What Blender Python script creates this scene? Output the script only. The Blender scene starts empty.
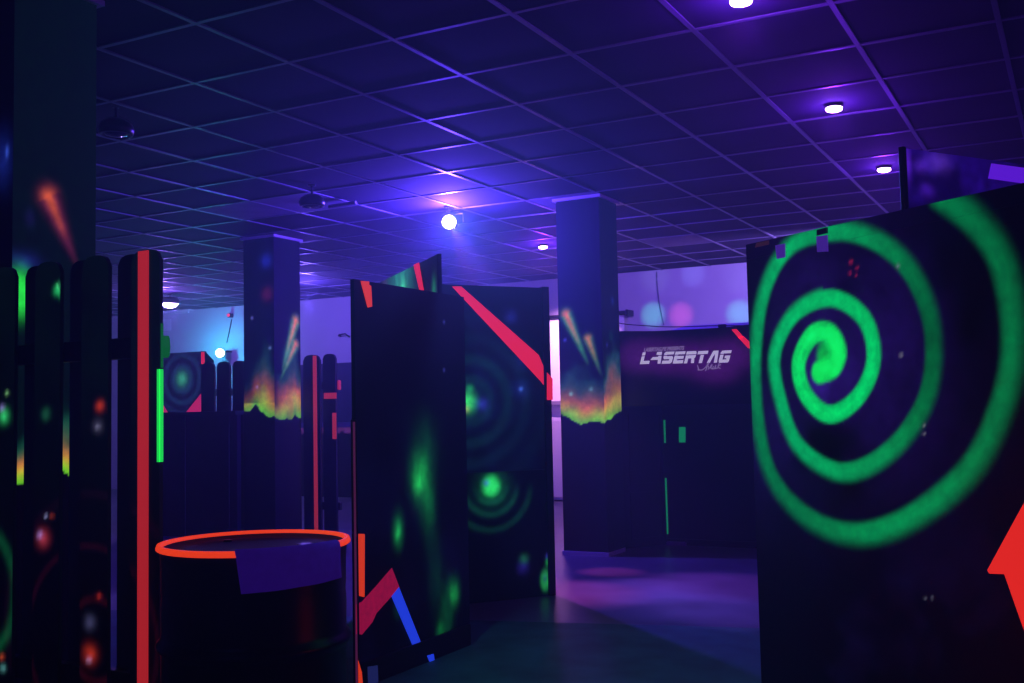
import bpy, bmesh, math, random
import numpy as np
from mathutils import Vector, Matrix

random.seed(7)
rng = np.random.default_rng(7)
SC = bpy.context.scene
COL = SC.collection

# ------------------------------------------------------------------ survey
# Camera solved from the suspended ceiling's 0.6 m grid: X runs along the tile
# rows, Y into the room, Z up, camera at x = y = 0, 1.12 m above the floor.
F, YAW, PITCH, ROLL = 1068.26841, 0.490910, 0.0652200, -0.0209200
W_PX, H_PX = 1024, 683
CAM = np.array([0.0, 0.0, 1.12])
H = 2.80
GX, GY, TILE = -3.257, 3.300, 0.6
_cy, _sy = math.cos(YAW), math.sin(YAW)
FWD = np.array([-_sy*math.cos(PITCH), _cy*math.cos(PITCH), math.sin(PITCH)])
_r0 = np.array([_cy, _sy, 0.0]); _u0 = np.cross(_r0, FWD)
RGT = math.cos(ROLL)*_r0 + math.sin(ROLL)*_u0
UPV = -math.sin(ROLL)*_r0 + math.cos(ROLL)*_u0

def sight(x, y):
    return RGT*(x-W_PX/2)/F + UPV*(H_PX/2-y)/F + FWD

def on_z(x, y, z):
    d = sight(x, y); return CAM + d*((z-CAM[2])/d[2])

def on_y(x, y, Y):
    d = sight(x, y); return CAM + d*(Y/d[1])

class Wall:
    """A vertical plane: origin on the floor, direction along it (left to right seen from its front)."""
    def __init__(s, ox, oy, dx, dy):
        n = math.hypot(dx, dy); s.o = np.array([ox, oy]); s.d = np.array([dx, dy])/n
        s.n = np.array([s.d[1], -s.d[0]])
        s.rot = math.atan2(s.d[1], s.d[0])
    def at(s, x, y):                       # survey pixel -> metres (along, up) on this plane
        d = sight(x, y); t = (s.n@s.o - s.n@CAM[:2])/(s.n@d[:2]); P = CAM + t*d
        return np.array([(P[:2]-s.o)@s.d, P[2]])
    def pts(s, lst): return np.array([s.at(*q) for q in lst])
    def world(s, a, z, out=0.0):
        q = s.o + s.d*a + s.n*out; return Vector((q[0], q[1], z))

# ------------------------------------------------------------------ colours / materials
def lin(c):
    c = np.asarray(c, float)/255.0
    return np.where(c <= 0.04045, c/12.92, ((c+0.055)/1.055)**2.4)

def rgba(c): return (*[float(v) for v in lin(c)], 1.0)

def mat(name, base, rough=0.5, emit=None, estr=0.0, metal=0.0, noise=None, bump=0.0, spec=0.5):
    m = bpy.data.materials.new(name); m.use_nodes = True
    nt = m.node_tree; b = nt.nodes['Principled BSDF']
    b.inputs['Base Color'].default_value = rgba(base)
    b.inputs['Roughness'].default_value = rough
    b.inputs['Metallic'].default_value = metal
    b.inputs['Specular IOR Level'].default_value = spec
    if noise:
        tc = nt.nodes.new('ShaderNodeTexCoord'); n = nt.nodes.new('ShaderNodeTexNoise')
        n.inputs['Scale'].default_value = noise[0]; n.inputs['Detail'].default_value = 4
        nt.links.new(tc.outputs['Object'], n.inputs['Vector'])
        r = nt.nodes.new('ShaderNodeValToRGB')
        a, c = np.array(lin(base))*(1-noise[1]), np.array(lin(base))*(1+noise[1])
        r.color_ramp.elements[0].color = (*a, 1); r.color_ramp.elements[1].color = (*c, 1)
        r.color_ramp.elements[0].position = .3; r.color_ramp.elements[1].position = .7
        nt.links.new(n.outputs['Fac'], r.inputs['Fac']); nt.links.new(r.outputs['Color'], b.inputs['Base Color'])
        if bump:
            bp = nt.nodes.new('ShaderNodeBump'); bp.inputs['Strength'].default_value = bump
            bp.inputs['Distance'].default_value = .01
            nt.links.new(n.outputs['Fac'], bp.inputs['Height']); nt.links.new(bp.outputs['Normal'], b.inputs['Normal'])
    if emit is not None:
        b.inputs['Emission Color'].default_value = rgba(emit); b.inputs['Emission Strength'].default_value = estr
    return m

def mural_mat(name, base, rough=0.45, strength=1.0, spec=0.35):
    """Black painted board; the artwork's fluorescent pigment sits in the 'paint' attribute and glows under the UV lamps."""
    m = mat(name, base, rough, spec=spec); nt = m.node_tree; b = nt.nodes['Principled BSDF']
    at = nt.nodes.new('ShaderNodeAttribute'); at.attribute_name = 'paint'
    tc = nt.nodes.new('ShaderNodeTexCoord'); n = nt.nodes.new('ShaderNodeTexNoise')
    n.inputs['Scale'].default_value = 26; n.inputs['Detail'].default_value = 5
    nt.links.new(tc.outputs['Object'], n.inputs['Vector'])
    mr = nt.nodes.new('ShaderNodeMapRange'); mr.inputs['To Min'].default_value = .78; mr.inputs['To Max'].default_value = 1.22
    mr.inputs['From Min'].default_value = .3; mr.inputs['From Max'].default_value = .7
    nt.links.new(n.outputs['Fac'], mr.inputs['Value'])
    sc = nt.nodes.new('ShaderNodeVectorMath'); sc.operation = 'SCALE'
    nt.links.new(at.outputs['Color'], sc.inputs[0]); nt.links.new(mr.outputs['Result'], sc.inputs['Scale'])
    ad = nt.nodes.new('ShaderNodeVectorMath'); ad.operation = 'MULTIPLY_ADD'
    ad.inputs[1].default_value = (.35, .35, .35); ad.inputs[2].default_value = tuple(float(v) for v in lin(base))
    nt.links.new(sc.outputs[0], ad.inputs[0]); nt.links.new(ad.outputs[0], b.inputs['Base Color'])
    nt.links.new(sc.outputs[0], b.inputs['Emission Color']); b.inputs['Emission Strength'].default_value = strength
    return m

M = {}
M['board'] = mural_mat('black_board_mural', (12, 10, 30))
M['board_glow'] = M['board']
M['black'] = mat('black_painted_wood', (13, 13, 22), .45, noise=(9, .4), bump=.15)
M['black_metal'] = mat('black_metal', (9, 9, 12), .35, spec=.5)
M['steel_black'] = mat('black_drum_steel', (11, 11, 15), .33, spec=.5, noise=(5, .3))
M['lid'] = mat('drum_lid_paint', (26, 15, 44), .6, noise=(14, .3), bump=.1)
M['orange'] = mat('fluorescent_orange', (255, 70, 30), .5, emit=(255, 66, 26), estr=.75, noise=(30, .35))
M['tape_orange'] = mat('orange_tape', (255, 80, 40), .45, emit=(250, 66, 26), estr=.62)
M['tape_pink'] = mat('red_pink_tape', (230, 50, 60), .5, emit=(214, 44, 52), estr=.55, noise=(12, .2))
M['tape_far'] = mat('muted_red_tape', (220, 80, 70), .5, emit=(170, 42, 52), estr=.62)  # duller red for the strips on the far pickets
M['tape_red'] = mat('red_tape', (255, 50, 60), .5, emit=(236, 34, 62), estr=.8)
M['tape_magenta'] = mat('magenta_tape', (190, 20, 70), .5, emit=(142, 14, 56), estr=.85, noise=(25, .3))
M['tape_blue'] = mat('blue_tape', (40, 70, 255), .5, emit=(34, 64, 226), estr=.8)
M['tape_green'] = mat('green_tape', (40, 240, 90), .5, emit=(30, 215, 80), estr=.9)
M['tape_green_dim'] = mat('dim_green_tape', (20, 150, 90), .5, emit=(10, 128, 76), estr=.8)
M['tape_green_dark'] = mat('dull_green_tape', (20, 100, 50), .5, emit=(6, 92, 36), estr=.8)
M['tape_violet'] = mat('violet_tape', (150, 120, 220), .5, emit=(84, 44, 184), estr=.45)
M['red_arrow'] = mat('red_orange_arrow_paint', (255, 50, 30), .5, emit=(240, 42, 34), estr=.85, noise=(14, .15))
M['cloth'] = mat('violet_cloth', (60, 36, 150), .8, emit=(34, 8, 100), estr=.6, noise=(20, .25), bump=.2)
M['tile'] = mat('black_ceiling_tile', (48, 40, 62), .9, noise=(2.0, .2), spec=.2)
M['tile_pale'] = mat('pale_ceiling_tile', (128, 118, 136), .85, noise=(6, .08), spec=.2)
M['grid'] = mat('ceiling_grid_bar', (116, 112, 128), .45, metal=.0, spec=.5)
M['wall'] = mat('white_plaster', (198, 190, 204), .85, noise=(1.2, .07))
M['wall_dark'] = mat('dark_blue_paint', (70, 66, 110), .8, noise=(2, .15))
M['floor'] = mat('vinyl_floor', (92, 86, 98), .36, noise=(1.6, .35), bump=.05)
M['floor_near'] = mat('teal_lit_floor', (52, 104, 90), .6, noise=(4.5, .35), bump=.12)  # green-grey base puts the teal, less violet light into the near floor's colour
M['white'] = mat('white_plastic', (215, 210, 220), .5)
M['lens_violet'] = mat('uv_lamp_lens', (240, 200, 255), .3, emit=(245, 170, 255), estr=30)
M['lens_cyan'] = mat('cyan_white_lens', (230, 255, 255), .3, emit=(205, 255, 250), estr=9)
M['lens_white'] = mat('violet_white_lens', (250, 230, 255), .3, emit=(250, 215, 255), estr=10)
M['lens_dark'] = mat('unlit_lens', (60, 60, 80), .1, spec=.8)
M['screen'] = mat('white_banner_cloth', (238, 232, 238), .8)
M['lit_tube'] = mat('lit_pink_tube', (255, 220, 255), .4, emit=(255, 170, 245), estr=1.0)
M['letter'] = mat('silver_lettering', (214, 208, 222), .5, emit=(176, 166, 198), estr=.9, noise=(30, .2))
M['letter_dim'] = mat('grey_script_lettering', (120, 110, 140), .5, emit=(126, 104, 150), estr=.7)
M['rubber'] = mat('cable_rubber', (14, 12, 20), .6)
M['red_led'] = mat('red_led', (255, 60, 90), .4, emit=(255, 50, 90), estr=1.5)
M['pale_board'] = mat('pale_board_paint', (190, 180, 200), .8)

# ------------------------------------------------------------------ object helpers
def link(o, parent=None):
    COL.objects.link(o)
    if parent is not None: o.parent = parent
    return o

def tag(o, label, cat, group=None, kind=None):
    o['label'] = label; o['category'] = cat
    if group: o['group'] = group
    o['kind'] = kind or 'thing'
    return o

def thing(name, label, cat, loc=(0, 0, 0), rz=0.0, group=None):
    o = bpy.data.objects.new(name, None); o.empty_display_size = .1
    link(o); o.location = loc; o.rotation_euler = (0, 0, rz)
    return tag(o, label, cat, group)

def obj(name, bm, m, parent=None, smooth=False, label=None):
    me = bpy.data.meshes.new(name); bmesh.ops.recalc_face_normals(bm, faces=bm.faces)
    bm.to_mesh(me); bm.free()
    for x in (m if isinstance(m, (list, tuple)) else [m]): me.materials.append(x)
    if smooth:
        for p in me.polygons: p.use_smooth = True
    o = bpy.data.objects.new(name, me); link(o, parent)
    if label: o['label'] = label
    return o

def structure(o): o['kind'] = 'structure'; return o

def copy_thing(root, loc=None):
    r = root.copy(); COL.objects.link(r)
    if loc is not None: r.location = loc
    for ch in list(root.children):
        c = ch.copy(); COL.objects.link(c); c.parent = r
        for g in list(ch.children):
            d = g.copy(); COL.objects.link(d); d.parent = c
    return r

def add_box(bm, x0, x1, y0, y1, z0, z1, bevel=0.0):
    v = [bm.verts.new((x, y, z)) for x in (x0, x1) for y in (y0, y1) for z in (z0, z1)]
    fs = [(0, 1, 3, 2), (4, 6, 7, 5), (0, 4, 5, 1), (2, 3, 7, 6), (0, 2, 6, 4), (1, 5, 7, 3)]
    faces = [bm.faces.new([v[i] for i in f]) for f in fs]
    if bevel > 0:
        ed = {e for f in faces for e in f.edges}
        bmesh.ops.bevel(bm, geom=list(ed), offset=bevel, segments=2, profile=.5, affect='EDGES')

def box(x0, x1, y0, y1, z0, z1, bevel=0.0):
    bm = bmesh.new(); add_box(bm, x0, x1, y0, y1, z0, z1, bevel); return bm

def add_prism(bm, pts, y0, y1):
    """Outline in (x, z), extruded along local y."""
    a = [bm.verts.new((p[0], y0, p[1])) for p in pts]; b = [bm.verts.new((p[0], y1, p[1])) for p in pts]
    bm.faces.new(a); bm.faces.new(b[::-1])
    n = len(pts)
    for i in range(n): bm.faces.new((a[i], a[(i+1) % n], b[(i+1) % n], b[i]))

def prism(pts, y0, y1):
    bm = bmesh.new(); add_prism(bm, pts, y0, y1); return bm

def add_lathe(bm, prof, seg=48, cx=0, cy=0):
    rings = []
    for r, z in prof:
        if r < 1e-5: rings.append([bm.verts.new((cx, cy, z))])
        else: rings.append([bm.verts.new((cx+r*math.cos(2*math.pi*k/seg), cy+r*math.sin(2*math.pi*k/seg), z)) for k in range(seg)])
    for a, b in zip(rings[:-1], rings[1:]):
        for k in range(seg):
            k2 = (k+1) % seg
            if len(a) == 1 and len(b) == 1: continue
            if len(a) == 1: bm.faces.new((a[0], b[k2], b[k]))
            elif len(b) == 1: bm.faces.new((a[k], a[k2], b[0]))
            else: bm.faces.new((a[k], a[k2], b[k2], b[k]))

def lathe(prof, seg=48):
    bm = bmesh.new(); add_lathe(bm, prof, seg); return bm

def add_tube(bm, pts, r, seg=8):
    pts = [Vector(p) for p in pts]; rings = []
    for i, p in enumerate(pts):
        t = (pts[min(i+1, len(pts)-1)] - pts[max(i-1, 0)]).normalized()
        a = t.cross(Vector((0, 0, 1)));
        if a.length < 1e-3: a = t.cross(Vector((1, 0, 0)))
        a.normalize(); b = t.cross(a)
        rings.append([bm.verts.new(p + r*(a*math.cos(2*math.pi*k/seg) + b*math.sin(2*math.pi*k/seg))) for k in range(seg)])
    for A, B in zip(rings[:-1], rings[1:]):
        for k in range(seg): bm.faces.new((A[k], A[(k+1) % seg], B[(k+1) % seg], B[k]))
    bm.faces.new(rings[0][::-1]); bm.faces.new(rings[-1])

def tube(pts, r, seg=8):
    bm = bmesh.new(); add_tube(bm, pts, r, seg); return bm

def look_matrix(pos, target):
    d = (Vector(target)-Vector(pos)).normalized()
    return Matrix.Translation(Vector(pos)) @ d.to_track_quat('-Z', 'Y').to_matrix().to_4x4()

# ------------------------------------------------------------------ painting helpers (numpy)
def blob(S, Z, c, r, col, a=1.0, pw=1.0):
    d2 = ((S-c[0])/r[0])**2 + ((Z-c[1])/r[1])**2
    return np.exp(-d2**pw)[:, None]*np.asarray(lin(col))[None]*a

def seg_dist(S, Z, P):
    """distance to a polyline, and the arc fraction of the nearest point"""
    best = np.full(S.shape, 1e9); frac = np.zeros(S.shape)
    L = np.concatenate([[0], np.cumsum(np.linalg.norm(np.diff(P, axis=0), axis=1))])
    for i in range(len(P)-1):
        a, b = P[i], P[i+1]; ab = b-a; l2 = ab@ab + 1e-12
        t = np.clip(((S-a[0])*ab[0] + (Z-a[1])*ab[1])/l2, 0, 1)
        d = np.hypot(S-a[0]-t*ab[0], Z-a[1]-t*ab[1])
        k = d < best; best[k] = d[k]; frac[k] = (L[i] + t[k]*(L[i+1]-L[i]))/L[-1]
    return best, frac

def catmull(P, n=10):
    P = np.asarray(P, float); Q = np.vstack([2*P[0]-P[1], P, 2*P[-1]-P[-2]]); out = []
    for i in range(1, len(Q)-2):
        for k in range(n):
            t = k/n
            out.append(.5*((2*Q[i]) + (-Q[i-1]+Q[i+1])*t + (2*Q[i-1]-5*Q[i]+4*Q[i+1]-Q[i+2])*t*t + (-Q[i-1]+3*Q[i]-3*Q[i+1]+Q[i+2])*t**3))
    out.append(P[-1]); return np.array(out)

def smooth(a, b, x):
    t = np.clip((x-a)/(b-a), 0, 1); return t*t*(3-2*t)

def vnoise(S, Z, f, seed=0):
    """cheap value noise"""
    def h(i, j):
        v = np.sin(i*127.1 + j*311.7 + seed*74.7)*43758.5453; return v-np.floor(v)
    x, y = S*f, Z*f; i, j = np.floor(x), np.floor(y); u, v = x-i, y-j
    u, v = u*u*(3-2*u), v*v*(3-2*v)
    return (h(i, j)*(1-u)+h(i+1, j)*u)*(1-v) + (h(i, j+1)*(1-u)+h(i+1, j+1)*u)*v

def fbm(S, Z, f, seed=0):
    return .5*vnoise(S, Z, f, seed) + .3*vnoise(S, Z, f*2.1, seed+1) + .2*vnoise(S, Z, f*4.3, seed+2)

def comet(S, Z, head, tail, r, core, edge):
    head, tail = np.array(head), np.array(tail); d = tail-head; L = np.linalg.norm(d); d = d/L
    t = (S-head[0])*d[0] + (Z-head[1])*d[1]; n = -(S-head[0])*d[1] + (Z-head[1])*d[0]
    tt = np.clip(t/L, 0, 1); w = r*(1-.75*tt)
    on = np.where(t < 0, np.exp(-((t/r)**2 + (n/r)**2)), np.exp(-(n/w)**2)*(1-tt)**.8*(t < L))
    inn = np.where(t < 0, np.exp(-((t/(.8*r))**2 + (n/(.8*r))**2)), np.exp(-(n/(w*.55))**2)*np.clip(1-1.6*tt, 0, 1))
    rim = np.clip(on - inn*.9, 0, 1)
    return rim[:, None]*lin(edge)[None] + inn[:, None]*lin(core)[None]

def face_grid(bm, lay, s0, s1, z0, z1, res, fn, place):
    """regular grid on a face; fn(S, Z) -> linear paint colour, place(s, z) -> local position"""
    nx = max(2, int(round((s1-s0)/res))); nz = max(2, int(round((z1-z0)/res)))
    ss = np.linspace(s0, s1, nx+1); zz = np.linspace(z0, z1, nz+1)
    S, Z = np.meshgrid(ss, zz); C = fn(S.ravel(), Z.ravel()) if fn else np.zeros((S.size, 3))
    vs = []
    for k, (s, z) in enumerate(zip(S.ravel(), Z.ravel())):
        v = bm.verts.new(place(s, z)); v[lay] = (float(C[k, 0]), float(C[k, 1]), float(C[k, 2]), 1.0); vs.append(v)
    for j in range(nz):
        for i in range(nx):
            a = j*(nx+1)+i; bm.faces.new((vs[a], vs[a+1], vs[a+nx+2], vs[a+nx+1]))

def painted_board(name, parent, s0, s1, z0, z1, th, fn, res=.012, m=None):
    bm = bmesh.new(); lay = bm.verts.layers.float_color.new('paint')
    face_grid(bm, lay, s0, s1, z0, z1, res, fn, lambda s, z: (s, 0, z))
    zero = (0, 0, 0, 1)
    c = [(s0, 0, z0), (s1, 0, z0), (s1, 0, z1), (s0, 0, z1)]; b = [(x, th, z) for x, _, z in c]
    def q(*p):
        v = [bm.verts.new(x) for x in p]
        for w in v: w[lay] = zero
        bm.faces.new(v)
    q(*b[::-1])
    for i in range(4): q(c[i], b[i], b[(i+1) % 4], c[(i+1) % 4])
    me = bpy.data.meshes.new(name); bm.to_mesh(me); bm.free()
    me.materials.append(m or M['board'])
    return link(bpy.data.objects.new(name, me), parent)

def poly_part(name, parent, pts, m, out=.004, base=0.0, label=None):
    return obj(name, prism([tuple(p) for p in pts], base-out, base), m, parent, label=label)

# ================================================================== THE SETTING
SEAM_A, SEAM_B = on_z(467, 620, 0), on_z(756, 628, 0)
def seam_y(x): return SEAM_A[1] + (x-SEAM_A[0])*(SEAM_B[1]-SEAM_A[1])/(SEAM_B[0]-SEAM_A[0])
X0, X1, YB, YF = -15.0, 4.2, -3.0, 12.25
bm = bmesh.new()
v = lambda x, y, z: bm.verts.new((x, y, z))
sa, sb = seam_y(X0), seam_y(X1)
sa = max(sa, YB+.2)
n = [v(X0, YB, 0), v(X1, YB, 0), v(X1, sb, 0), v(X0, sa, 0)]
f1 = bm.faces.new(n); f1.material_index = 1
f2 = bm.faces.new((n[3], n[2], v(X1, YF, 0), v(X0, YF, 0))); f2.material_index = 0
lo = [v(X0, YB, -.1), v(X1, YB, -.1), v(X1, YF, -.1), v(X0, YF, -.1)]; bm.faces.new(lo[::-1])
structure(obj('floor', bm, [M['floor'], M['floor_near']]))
structure(obj('ceiling', box(X0, X1, YB, YF, H, H+.1), M['tile']))
# suspended-ceiling T-bars, 24 mm flanges just under the tiles
bm = bmesh.new()
for k in range(int((X0-GX)/TILE), int((X1-GX)/TILE)+1):
    x = GX + k*TILE; add_box(bm, x-.012, x+.012, YB, YF, H-.007, H-.0005)
for k in range(int((YB-GY)/TILE), int((YF-GY)/TILE)+1):
    y = GY + k*TILE; add_box(bm, X0, X1, y-.012, y+.012, H-.0065, H-.0005)
structure(obj('trim_1', bm, M['grid']))
structure(obj('wall_far', box(X0, X1, YF, YF+.12, 0, H), M['wall']))
structure(obj('wall_left', box(X0-.12, X0, YB, YF+.12, 0, H), M['wall']))
structure(obj('wall_right', box(X1, X1+.12, YB, YF+.12, 0, H), M['wall_dark']))
# pale tiles
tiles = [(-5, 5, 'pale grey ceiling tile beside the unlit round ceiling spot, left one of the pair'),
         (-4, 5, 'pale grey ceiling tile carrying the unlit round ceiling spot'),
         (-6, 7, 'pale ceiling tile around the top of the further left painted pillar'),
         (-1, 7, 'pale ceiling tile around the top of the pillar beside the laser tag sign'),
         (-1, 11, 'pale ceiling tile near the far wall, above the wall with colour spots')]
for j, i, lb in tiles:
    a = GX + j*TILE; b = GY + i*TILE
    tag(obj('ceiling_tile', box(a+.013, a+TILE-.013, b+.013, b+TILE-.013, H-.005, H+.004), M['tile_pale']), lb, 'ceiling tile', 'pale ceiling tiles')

# ================================================================== PILLARS
def pillar(x0, x1, y0, y1, label, fn_front, fn_side, res=.012):
    """-Y face and +X face carry the mural; coordinates (along, up) on each."""
    t = thing('pillar', label, 'pillar', (x0, y0, 0), 0, 'painted square pillars')
    bm = bmesh.new(); lay = bm.verts.layers.float_color.new('paint'); w, d = x1-x0, y1-y0; top = H-.012
    face_grid(bm, lay, 0, w, 0, top, res, fn_front, lambda s, z: (s, 0, z))
    face_grid(bm, lay, 0, d, 0, top, res, fn_side, lambda s, z: (w, s, z))
    for c in ([(w, d), (0, d)], [(0, d), (0, 0)]):
        vv = [bm.verts.new((*c[0], 0)), bm.verts.new((*c[1], 0)), bm.verts.new((*c[1], top)), bm.verts.new((*c[0], top))]
        for q in vv: q[lay] = (0, 0, 0, 1)
        bm.faces.new(vv)
    me = bpy.data.meshes.new('shaft'); bm.to_mesh(me); bm.free(); me.materials.append(M['pillar'])
    link(bpy.data.objects.new('shaft', me), t)
    bm = bmesh.new(); e = .022
    for q in ((-e, w+e, -e, 0), (-e, w+e, d, d+e), (-e, 0, 0, d), (w, w+e, 0, d)): add_box(bm, *q, H-.030, H-.0075)
    obj('ceiling_trim', bm, M['white'], t)
    return t

M['pillar'] = mural_mat('navy_pillar_mural', (22, 17, 46), .6, spec=.2)

def explosion(S, Z, edge, up, tint, seed, lobes):
    """fire over a jagged black rock line: edge = polyline (s, z) of the silhouette"""
    ez = np.interp(S, edge[:, 0], edge[:, 1]); h = Z-ez
    n = vnoise(S, Z, 7, seed)*.7+.3*vnoise(S, Z, 13, seed+2); n2 = vnoise(S, Z*.8, 9, seed+5)
    top = up*(.55+.9*n)
    for c, w, a in lobes: top = top + up*a*np.exp(-((S-c)/w)**2)
    k = np.clip(h/top, 0, 1.3)
    g = lin((96, 214, 54))[None]*np.exp(-(k/.30)**2)[:, None]*(.35+.9*n2)[:, None]
    o = lin((214, 92, 66))[None]*np.exp(-((k-.40)/.25)**2)[:, None]*(1.25-.9*n2)[:, None]
    y = lin((236, 190, 60))[None]*np.exp(-((k-.22)/.16)**2)[:, None]*(n)[:, None]*.45
    tl = lin((24, 84, 92))[None]*np.exp(-((k-.78)/.3)**2)[:, None]*.8
    return (g+o+y+tl)*tint*(h > 0)[:, None]

def rocks(s0, s1, zs, jag, seed, n=60):
    s = np.linspace(s0, s1, n); b = np.interp(s, np.linspace(s0, s1, len(zs)), zs)
    return np.stack([s, b + jag*(np.array([fbm(np.array([q]), np.array([.3]), 22, seed)[0] for q in s])-.5)], 1)

def stars(S, Z, lst):
    C = np.zeros((len(S), 3))
    for c, r, col, a in lst: C += blob(S, Z, c, (r, r), col, a)
    return C

# pillar beside the laser tag sign
PX0, PX1, PY0, PY1 = -3.632, -3.262, 7.58, 7.93
wf = Wall(PX0, PY0, 1, 0); ws = Wall(PX1, PY0, 0, 1)
edge_f = wf.pts([(556, 413), (562, 414.5), (568, 417), (574, 421.5), (581, 424.5), (590, 422), (597, 421), (604.5, 423.5)]); edge_f[0, 0] = -.02
edge_s = ws.pts([(605, 423), (608, 419), (611, 419.5), (614, 415), (619, 412), (623, 410)])
ca, cb = wf.at(566, 314.5), wf.at(589, 366); cc, cd = wf.at(588, 338.5), wf.at(601.5, 376)
def p2f(S, Z):
    gap = 1-.9*np.exp(-((S-.335)/.035)**2)*smooth(1.1, 1.5, Z)
    C = explosion(S, Z, edge_f, .27, .62, 3, [(.12, .12, .25)])*gap[:, None]
    C += comet(S, Z, ca, cb, .036, (236, 100, 60), (84, 190, 120))*.8 + comet(S, Z, cc, cd, .030, (226, 130, 60), (100, 170, 100))*.62
    C += stars(S, Z, [(wf.at(565, 340), .012, (70, 70, 190), .7), (wf.at(571, 394), .014, (90, 190, 190), .6), (wf.at(591, 389), .014, (110, 170, 180), .5)])
    return C
def p2s(S, Z):
    C = explosion(S, Z, edge_s, .36, .72, 9, [(.2, .15, .35)])
    C += stars(S, Z, [(ws.at(612.5, 301), .03, (30, 50, 130), .5), (ws.at(607, 345), .015, (60, 60, 170), .5)])
    return C
t = pillar(PX0, PX1, PY0, PY1, 'dark square pillar painted with two comets and fire, next to the laser tag sign', p2f, p2s)
obj('baseboard', box(-.010, .380, -.010, .330, 0, .03), M['white'], t)

# pillar in the left background
wf1 = Wall(-6.885, 7.58, 1, 0); ws1 = Wall(-6.52, 7.58, 0, 1)
e1f = wf1.pts([(246, 411), (251, 410.5), (255, 404.5), (258, 406), (260, 411), (264, 413), (268, 417), (273, 416.5)])
e1s = ws1.pts([(273, 416.5), (278, 418.5), (281, 420), (287, 418.5), (292, 420), (295, 413.5), (297, 417), (302, 418)])
c1a, c1b = ws1.at(295.5, 321.5), ws1.at(281.5, 372); c1c, c1d = ws1.at(295.5, 344.5), ws1.at(280, 381)
def p1f(S, Z):
    C = explosion(S, Z, e1f, .27, .52, 21, [(.27, .1, 1.1)])*(.25+.75*np.exp(-((S-.26)/.10)**2)+.7*(Z < 1.24))[:, None].clip(0, 1)
    C += stars(S, Z, [(wf1.at(266, 261), .06, (30, 40, 170), .6), (wf1.at(267, 294), .06, (110, 20, 60), .35), (wf1.at(252, 318), .014, (120, 120, 220), .5), (wf1.at(270, 348), .014, (120, 150, 220), .5), (wf1.at(257, 387), .014, (140, 120, 220), .5)])
    return C
def p1s(S, Z):
    C = explosion(S, Z, e1s, .40, .55, 27, [(.22, .13, .45)])*(1-.9*np.exp(-(S/.085)**2)*smooth(1.12, 1.24, Z))[:, None]
    C += comet(S, Z, c1a, c1b, .046, (240, 110, 80), (110, 190, 130))*.8 + comet(S, Z, c1c, c1d, .040, (240, 110, 80), (110, 190, 130))*.65
    return C
pillar(-6.885, -6.52, 7.58, 7.95, 'dark square pillar painted with comets and fire standing against the low dark counter', p1f, p1s)

# pillar close to the camera, behind the fence
NX0, NX1, NY0, NY1 = -3.77, -3.40, 2.535, 2.905
wfn = Wall(NX0, NY0, 1, 0); wsn = Wall(NX1, NY0, 0, 1)
en = wsn.pts([(12, 485), (24, 483), (40, 470), (52, 478), (63, 471), (70, 476), (84, 468), (98, 474)])
cna, cnb = wsn.at(49, 197), wsn.at(78, 268)
def pns(S, Z):
    C = explosion(S, Z, en, .19, .85, 33, [])*np.array([.8, 1.25, .6])
    C += comet(S, Z, cna, cnb, .037, (226, 92, 46), (130, 36, 84))*np.array([.8])
    g1 = wsn.at(20, 293); C += blob(S, Z, g1, (.05, .085), (40, 225, 70), .95, 1.5)
    C += blob(S, Z, wsn.at(24, 262), (.06, .035), (40, 40, 160), .35)
    C += blob(S, Z, wsn.at(30, 218), (.02, .03), (40, 30, 120), .2)
    return C
def pnf(S, Z):
    c = wfn.at(3, 160)
    return blob(S, Z, c, (.05, .09), (24, 40, 140), .45) + blob(S, Z, wfn.at(7, 152), (.008, .02), (60, 90, 220), .6)
pillar(NX0, NX1, NY0, NY1, 'tall near black pillar with one orange comet, rising behind the picket fence', pnf, pns, .009)

# ================================================================== PICKET FENCES
def picket(name, parent, x0, w, y0, th, top, fn=None, res=.012, m=None, zb=.03):
    """one picket with a rounded top; the front face can carry paint"""
    bm = bmesh.new(); lay = bm.verts.layers.float_color.new('paint')
    nx = 10; nz = max(6, int((top-zb)/res)) if fn else 24
    us = np.linspace(0, 1, nx+1); k = .30*w
    ztop = top - k*(1-np.sqrt(np.clip(1-np.abs(2*us-1)**2.6, 0, 1)))
    P, Q = [], []
    for j in range(nz+1):
        for i in range(nx+1):
            zc = zb + (ztop[i]-zb)*j/nz; P.append((x0+us[i]*w, zc))
    P = np.array(P); C = fn(P[:, 0], P[:, 1]) if fn else np.zeros((len(P), 3))
    vs = []
    for q, c in zip(P, C):
        v = bm.verts.new((q[0], y0, q[1])); v[lay] = (float(c[0]), float(c[1]), float(c[2]), 1); vs.append(v)
    N = nx+1
    for j in range(nz):
        for i in range(nx): bm.faces.new((vs[j*N+i], vs[j*N+i+1], vs[(j+1)*N+i+1], vs[(j+1)*N+i]))
    loop = [i for i in range(N)] + [j*N+nx for j in range(1, nz+1)] + [nz*N+i for i in range(nx-1, -1, -1)] + [j*N for j in range(nz-1, 0, -1)]
    back = []
    for i in loop:
        v = bm.verts.new((P[i, 0], y0+th, P[i, 1])); v[lay] = (0, 0, 0, 1); back.append(v)
    fl = []
    for i in loop:
        v = bm.verts.new((P[i, 0], y0, P[i, 1])); v[lay] = (0, 0, 0, 1); fl.append(v)
    n = len(loop)
    for a in range(n): bm.faces.new((fl[a], back[a], back[(a+1) % n], fl[(a+1) % n]))
    bm.faces.new(back[::-1])
    me = bpy.data.meshes.new(name); bm.to_mesh(me); bm.free(); me.materials.append(m or M['picket'])
    return link(bpy.data.objects.new(name, me), parent)

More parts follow.
